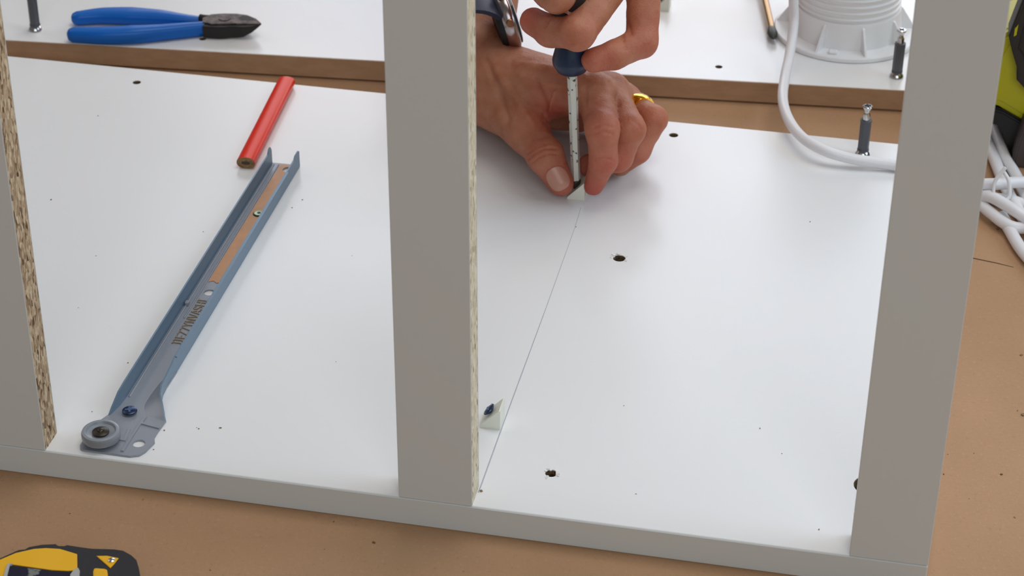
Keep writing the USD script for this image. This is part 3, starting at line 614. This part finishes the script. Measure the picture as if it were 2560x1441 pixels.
# right hand, closed on the screwdriver handle from above
RH = dict(
    index=(A3([(1612, -70, .352), (1604, 104, .326), (1536, 138, .3095), (1484, 151, .3035)]), [.0105, .0094, .0082, .0072]),
    middle=(A3([(1540, -60, .345), (1444, 83, .293), (1376, 77, .306), (1334, 54, .317)]), [.0118, .0100, .0092, .0082]),
    ring=(A3([(1500, -130, .352), (1392, -12, .300), (1374, -18, .312), (1330, -50, .324)]), [.0115, .0102, .0090, .0080]),
    little=(A3([(1450, -210, .362), (1370, -105, .318), (1330, -110, .330), (1310, -130, .338)]), [.0100, .0090, .0082, .0070]),
    thumb=(A3([(1570, -160, .400), (1500, -90, .365), (1440, -40, .350), (1390, -20, .345)]), [.0150, .0120, .0105, .0085]))
wr2 = aty(1600, -330, .425); el2 = np.array([-.420, .640, .350]); sh2 = np.array([-.620, .840, .560])
def f_right(p):
    d = None
    for k, r in (('index', .0120), ('middle', .0125), ('ring', .0120), ('little', .0105)):
        c = sdf_caps(p, wr2, RH[k][0][0], .021, r); d = c if d is None else smin(d, c, .010)
    d = smin(d, sdf_caps(p, wr2, RH['thumb'][0][0], .020, .016), .010)
    d = smin(d, chain(p, [wr2, wr2 + (el2 - wr2) * .3, wr2 + (el2 - wr2) * .65, el2, el2 + (sh2 - el2) * .5, sh2], [.025, .028, .037, .038, .044, .052], .02), .012)
    fg = None
    for k in ('index', 'middle', 'ring', 'little'):
        c = chain(p, *RH[k], .0028); fg = c if fg is None else smin(fg, c, .0016)
    return smin(smin(d, fg, .004), chain(p, *RH['thumb'], .003), .004)
vL, fL = nets(f_left, (-.405, .285, .010), (-.150, .560, .190), .0017)
vL2, fL2 = nets(f_left, (-.44, .500, .030), (-.230, .900, .540), .006)
vR, fR = nets(f_right, (-.285, .270, .085), (-.150, .450, .245), .0018)
vR2, fR2 = nets(f_right, (-.67, .350, .120), (-.130, .900, .610), .006)
def part_of(v, f, keep): return v, f[keep(v[f].mean(1))]
vL, fL = part_of(vL, fL, lambda c: (c[:, 1] < .540) & (c[:, 2] < .180)); vL2, fL2 = part_of(vL2, fL2, lambda c: ((c[:, 1] > .538) | (c[:, 2] > .178)))
vR, fR = part_of(vR, fR, lambda c: (c[:, 1] < .440) & (c[:, 2] < .236)); vR2, fR2 = part_of(vR2, fR2, lambda c: (c[:, 1] > .438) | (c[:, 2] > .234))
GROOVES = [  # creases (depth < 0) and tendons (> 0): picture polyline, amplitude, width, reach of facing
    ([(1322, 398), (1338, 384), (1362, 372), (1388, 372)], -.00055, 3.2), ([(1330, 408), (1348, 394), (1372, 384), (1392, 386)], -.00045, 3.0), ([(1318, 384), (1340, 370), (1366, 362)], -.0004, 3.0),
    ([(1330, 350), (1350, 344), (1372, 340)], -.0003, 3.0), ([(1486, 318), (1506, 312), (1530, 318)], -.0004, 3.5), ([(1486, 334), (1508, 330), (1532, 336)], -.0004, 3.5), ([(1490, 398), (1508, 394), (1528, 400)], -.0003, 3.0),
    ([(1300, 190), (1380, 208), (1450, 222)], .0010, 9.0), ([(1290, 160), (1380, 170), (1460, 190)], .0009, 9.0), ([(1240, 180), (1290, 250), (1330, 310)], .0009, 10.0), ([(1215, 150), (1250, 230), (1270, 300)], -.0008, 9.0),
    ([(1340, 205), (1362, 260), (1366, 300)], -.0009, 8.0), ([(1389, 231), (1376, 268), (1364, 300)], .0010, 5.0),
    ([(1488, 372), (1506, 380), (1530, 378)], -.0003, 3.2), ([(1400, 440), (1376, 446), (1366, 458)], -.0003, 3.0), ([(1330, 372), (1352, 360), (1376, 358)], -.0003, 3.0), ([(1580, 300), (1596, 312), (1604, 326)], -.0003, 3.0), ([(1470, 210), (1464, 235), (1462, 262)], -.0006, 6.0), ([(1525, 205), (1538, 235), (1545, 262)], -.0007, 6.0),
    ([(1425, 112), (1450, 106), (1478, 108)], -.0004, 3.0), ([(1440, 100), (1462, 98), (1482, 102)], -.0003, 3.0), ([(1364, 66), (1370, 52), (1376, 46)], -.0006, 3.0), ([(1556, 92), (1562, 112), (1566, 124)], -.0006, 3.5), ([(1578, 84), (1570, 60), (1552, 40)], -.0004, 4.0),
]
def used(v, f):
    k = np.unique(f); m = np.full(len(v), -1); m[k] = np.arange(len(k)); return v[k], m[f]
vL, fL = used(vL, fL); vL2, fL2 = used(vL2, fL2); vR, fR = used(vR, fR); vR2, fR2 = used(vR2, fR2)
vL, fL = trimesh.remesh.subdivide(vL, fL); vR, fR = trimesh.remesh.subdivide(vR, fR)
def finish(v, f, redc, nrm_eps):
    n = np.zeros_like(v); fn = np.cross(v[f[:, 1]] - v[f[:, 0]], v[f[:, 2]] - v[f[:, 0]])
    for k in range(3): np.add.at(n, f[:, k], fn)
    n /= np.maximum(np.linalg.norm(n, axis=1, keepdims=True), 1e-12)
    d = v - CAM; dep = d @ AX[2]; px = np.stack([W / 2 + F * (d @ AX[0]) / dep, H / 2 - F * (d @ AX[1]) / dep], 1)
    face = np.clip(-(n * d).sum(1) / np.linalg.norm(d, axis=1) * 3, 0, 1)
    disp = np.zeros(len(v))
    for pts, amp, wid in GROOVES:
        q = spline([(a, b, 0) for a, b in pts], 6)[:, :2]; dist = np.full(len(v), 1e9)
        for i in range(len(q) - 1):
            ab = q[i + 1] - q[i]; t = np.clip(((px - q[i]) @ ab) / (ab @ ab), 0, 1); dist = np.minimum(dist, np.linalg.norm(px - (q[i] + t[:, None] * ab), axis=1))
        disp += amp * (1.7 if amp < 0 else 1.5) * np.exp(-(dist / wid) ** 2) * face
    disp += (meshkit.fbm(v * 140, 3, 5) - .5) * .0009
    v = v + n * disp[:, None]
    red = np.zeros(len(v))
    for c, r, a in redc: red = np.maximum(red, a * np.exp(-(np.linalg.norm(v - c, axis=1) / r) ** 2))
    return v, red
redL = [(LH['thumb'][0][3], .016, .8), (LH['thumb'][0][2], .014, .45), (LH['index'][0][3], .018, .9), (LH['index'][0][2], .014, .7), (LH['index'][0][1], .014, .55), (LH['middle'][0][1], .014, .35), (LH['middle'][0][2], .016, .6), (LH['ring'][0][1], .014, .25), (LH['ring'][0][2], .014, .5), (aty(1380, 280, .335), .014, .7)]
redR = [(RH['index'][0][1], .018, .35), (RH['index'][0][3], .016, .5), (RH['middle'][0][3], .018, .8), (RH['middle'][0][1], .014, .3)]
vL, rL = finish(vL, fL, redL, .001); vL[:, 2] = np.where(vL[:, 1] < .4225, np.maximum(vL[:, 2], T + .0001), vL[:, 2]); vR, rR = finish(vR, fR, redR, .001)
per = Thing('person', 'person reaching in from beyond the boards, one hand holding a wedge, the other a screwdriver', 'person', (-.24, .45, 0))
for lab, v1, f1, r1, v2, f2 in (('left arm and hand pressing the wedge on the board', vL, fL, rL, vL2, fL2), ('right arm and hand closed on the screwdriver handle', vR, fR, rR, vR2, fR2)):
    bp = numbered(per.path, 'arm')
    bm = usdkit.mesh(stage, bp, (np.vstack([v1, v2]) - per.loc, np.vstack([f1, f2 + len(v1)])), LOOK['skin'], True); tag(bm.GetPrim(), lab)
    UsdGeom.PrimvarsAPI(bm).CreatePrimvar('redness', Sdf.ValueTypeNames.FloatArray, 'vertex').Set(Vt.FloatArray.FromNumpy(np.r_[r1, np.zeros(len(v2))].astype(np.float32)))
# thumb nail: a curved plate on the thumb's back
def nail(c, tipdir, out, w, l, f, n=19):
    tipdir = tipdir / np.linalg.norm(tipdir); out = out - tipdir * (out @ tipdir); out /= np.linalg.norm(out); s = np.cross(tipdir, out)
    g = []
    for u in np.linspace(-1, 1, n):
        for q in np.linspace(-1, 1, n):
            x, y = u * math.sqrt(1 - q * q / 2), q * math.sqrt(1 - u * u / 2); k = max(abs(u), abs(q)) ; e = .35 + .65 * 1.0
            sq = (abs(x) ** 2.6 + abs(y) ** 2.6) ** (1 / 2.6); r0 = math.hypot(x, y); sc = (r0 / sq) if sq > 1e-9 else 1.0
            g.append(c + s * x * sc * w + tipdir * y * sc * l + out * .012)
    g = np.array(g)
    for _ in range(30): g = g - out * np.clip(f(g) - .00030, -.002, .002)[:, None]
    rim = np.array([max(abs(u), abs(q)) for u in np.linspace(-1, 1, n) for q in np.linspace(-1, 1, n)])
    g = g + out * (.00035 * (1 - rim ** 4))[:, None]
    q = [[i * n + j, (i + 1) * n + j, (i + 1) * n + j + 1, i * n + j + 1] for i in range(n - 1) for j in range(n - 1)]
    top = len(g); v = np.vstack([g, g - out * .0008]); f_ = []
    for a, b, c2, d in q: f_ += [[a, b, c2], [a, c2, d], [top + a, top + c2, top + b], [top + a, top + d, top + c2]]
    m = trimesh.Trimesh(v, f_, process=False); m.fix_normals(); return m
th = LH['thumb'][0]; tdir = th[3] - th[2]
tu = tdir / np.linalg.norm(tdir); nout = np.array(CAM - th[3]); nout /= np.linalg.norm(nout); nout = nout + AX[0] * -.10 + AX[1] * .10
per.part('fingernail', nail(th[3] - tu * .0022, tdir, nout, .0064, .0072, f_left), 'nail', True, world=True, label='thumb nail')
# short sleeves, beyond the picture's upper edge
for e_, s_ in ((el, sh), (el2, sh2)):
    q = [e_ + (s_ - e_) * t_ for t_ in (.45, .5, .7, .9, 1.0, 1.06)]
    per.part('sleeve', sweep(q, [.056, .060, .064, .068, .066, .030], None, 28), 'dark_shirt', 60, world=True, label='dark shirt sleeve')
# ================================================================== watch on the left wrist
wc = aty(1268, 48, .386)
nw = AX[0] * .93 + AX[1] * .32 + AX[2] * .03; nw /= np.linalg.norm(nw)
wat = Thing('wristwatch', 'steel wristwatch with dark blue strap on the wrist behind the middle upright strip', 'watch', tuple(wc))
def onw(m): return along(m, wc - nw * .0050, wc + nw)
wat.part('case', onw(lathe([(0, 0), (.0165, 0), (.0178, .0012), (.0192, .0028), (.0196, .0060), (.0188, .0078), (.0172, .0086), (0, .0086)], 64)), 'watch_steel', 40, world=True)
wat.part('case_back', onw(lathe([(0, -.0028), (.0150, -.0028), (.0168, -.0012), (.0172, .0006), (0, .0006)], 64)), 'strap_black', 40, world=True)
wat.part('crystal', onw(lathe([(0, .0084), (.0168, .0084), (.0166, .0098), (.0150, .0104), (0, .0106)], 64)), 'watch_glass', 40, world=True)
for ang in (0.25, 5.6):
    # pushers on the side of the case that faces the viewer
    e1 = np.cross(nw, AX[1]); e1 /= np.linalg.norm(e1); e2 = np.cross(nw, e1)
    if (e1 @ AX[2]) > 0: e1 = -e1
    q = math.cos(ang) * e1 + math.sin(ang) * e2; o = wc - nw * .0005
    wat.part('pusher', along(lathe([(0, 0), (.0022, 0), (.0024, .0004), (.0024, .0026), (.0020, .0030), (0, .0030)], 20), o + q * .0188, o + q), 'watch_copper', 40, world=True)
fa = (el - wr) / np.linalg.norm(el - wr)
wcen = wc - nw * .0290; 
fa2 = fa - nw * (fa @ nw); fa2 /= np.linalg.norm(fa2); sd_ = np.cross(fa2, nw)
sc_ = wcen + fa2 * .0000
loop = [sc_ + nw * (.0265 * math.cos(a)) + sd_ * (.0305 * math.sin(a)) for a in np.linspace(.42, 2 * math.pi - .42, 40)]
def band(path, wdt, th_, axis):
    p = np.array(path); n = len(p); t = np.gradient(p, axis=0); t /= np.linalg.norm(t, axis=1, keepdims=True); o = np.cross(t, axis); o /= np.linalg.norm(o, axis=1, keepdims=True)
    wd = np.broadcast_to(wdt, (n,))[:, None]
    ring_ = [p - axis * wd / 2 - o * th_ / 2, p + axis * wd / 2 - o * th_ / 2, p + axis * wd / 2 + o * th_ / 2, p - axis * wd / 2 + o * th_ / 2]
    v = np.concatenate(ring_); f = []
    for i in range(n - 1):
        for s in range(4): A, B = s * n + i, ((s + 1) % 4) * n + i; f += [[A, B, B + 1], [A, B + 1, A + 1]]
    f += [[0, 2 * n, n], [0, 3 * n, 2 * n], [n - 1, 2 * n - 1, 3 * n - 1], [n - 1, 3 * n - 1, 4 * n - 1]]
    m = trimesh.Trimesh(v, f, process=False); m.fix_normals(); return m
wat.part('strap', band(loop, .0200, .0030, fa2), 'strap_navy', 40, world=True, label='dark blue strap')
wat.part('lug', along(box(-.010, .010, -.004, .004, 0, .005, .001), wc - nw * .004 + fa2 * .0, wc + nw * .1), 'watch_steel', False, world=True)

# ================================================================== gold ring on the ring finger
ra_, rb_ = LH['ring'][0][0], LH['ring'][0][1]; rcn = ra_ + (rb_ - ra_) * .52
tor = lathe([(.0088, -.0043), (.0100, -.0043), (.0107, -.0026), (.0109, 0), (.0107, .0026), (.0100, .0043), (.0088, .0043), (.0088, -.0043)], 48)
ringt = Thing('ring', 'gold ring on the hand that holds the wedge', 'ring', tuple(rcn))
ringt.part('band', along(tor, rcn, rb_), 'gold', 40, world=True)

# ================================================================== screwdriver in the right hand
d0, d1 = aty(1440.5, 468, .3135), aty(1430, 178, .3110)
dd = (d1 - d0) / np.linalg.norm(d1 - d0)
sdr = Thing('screwdriver', 'screwdriver with dark blue handle and pale shaft held upright in the hands', 'screwdriver', tuple(d0))
L_ = np.linalg.norm(d1 - d0)
sdr.part('shaft', along(Manifold.cylinder(L_ - .004, .0027, .0030, 6).translate((0, 0, .005)), d0, d1, .3), 'shaft_cream', False, world=True, label='pale worn six-sided shaft')
sdr.part('bit', along(lathe([(0, -.004), (.0008, -.004), (.0022, .001), (.0030, .004), (.0030, .0055), (0, .0055)], 16), d0, d1), 'bit_dark', 30, world=True)
sdr.part('handle', along(lathe([(0, L_ - .001), (.0060, L_ - .0008), (.0088, L_ + .001), (.0112, L_ + .0055), (.0114, L_ + .0085), (.0098, L_ + .014), (.0086, L_ + .018), (0, L_ + .018)], 8 * 4), d0, d1), 'handle_navy', 40, world=True, label='dark blue front end of the handle')
sdr.part('handle_grip', along(lathe([(0, L_ + .0175), (.0084, L_ + .0175), (.0082, L_ + .026), (.0104, L_ + .040), (.0114, L_ + .070), (.0102, L_ + .088), (.006, L_ + .095), (0, L_ + .096)], 32), d0, d1), 'handle_black', 40, world=True, label='black handle grip')
h_, x_ = screw_head(.0030)
dsc = Thing('wood_screw', 'dark screw under the tip of the held screwdriver', 'screw', tuple(d0))
dsc.part('head', along(h_, d0 - dd * .0045, d0), 'screw_blue', 40, world=True)
dsc.part('thread', along(lathe([(0, -.010), (.0014, -.008), (.0015, 0), (0, 0)], 12), d0 - dd * .0045, d0), 'screw_blue', 40, world=True)

# ================================================================== crumbs of chipboard on the board and the floor
def crumbs(name, label, spots, z, material):
    r = random.Random(11); ms = []
    for (x, y, s) in spots:
        b = box(-s, s, -s * r.uniform(.4, .9), s * r.uniform(.4, .9), 0, s * r.uniform(.5, .9), s * .2).rotate((0, 0, r.uniform(0, 180))).translate((x, y, z)); ms.append(b)
    tag(usdkit.mesh(stage, '/World/' + name, cat(*ms), LOOK[material], False).GetPrim(), label, 'sawdust', None, 'stuff')
sp_ = [(*atz(a, b)[:2], s * .75 * mm) for a, b, s in ((128, 500, .7), (320, 908, .6), (422, 780, .8), (508, 580, .4), (497, 1073, .5), (551, 1071, .9), (492, 1070, .4), (411, 1077, .6), (384, 1125, .5), (1203, 1229, .9), (245, 290, .6), (2025, 555, .5), (756, 500, .6), (730, 520, .5), (1440, 568, .5), (1230, 1010, .3), (1590, 1236, .5), (2047, 1325, .6), (1560, 1015, .4), (340, 960, .5), (230, 1030, .4), (1900, 1072, .5), (1955, 1135, .4), (240, 640, .4), (196, 770, .4), (880, 640, .3), (840, 905, .3))]
crumbs('wood_crumbs', 'tiny chipboard crumbs scattered on the white board', sp_, T, 'crumb_dark')
r_ = random.Random(3); sp2 = []
for k in range(230):
    x, y = r_.uniform(-.46, .10), r_.uniform(-.11, .36)
    if (x < .003 and y > -.004): continue
    if x < -.36 and y < -.03: continue
    sp2.append((x, y, abs(r_.gauss(0, .38)) * mm + .00015))
crumbs('sawdust_crumbs', 'pale sawdust crumbs scattered on the brown paper floor', sp2, 0.0, 'crumb')
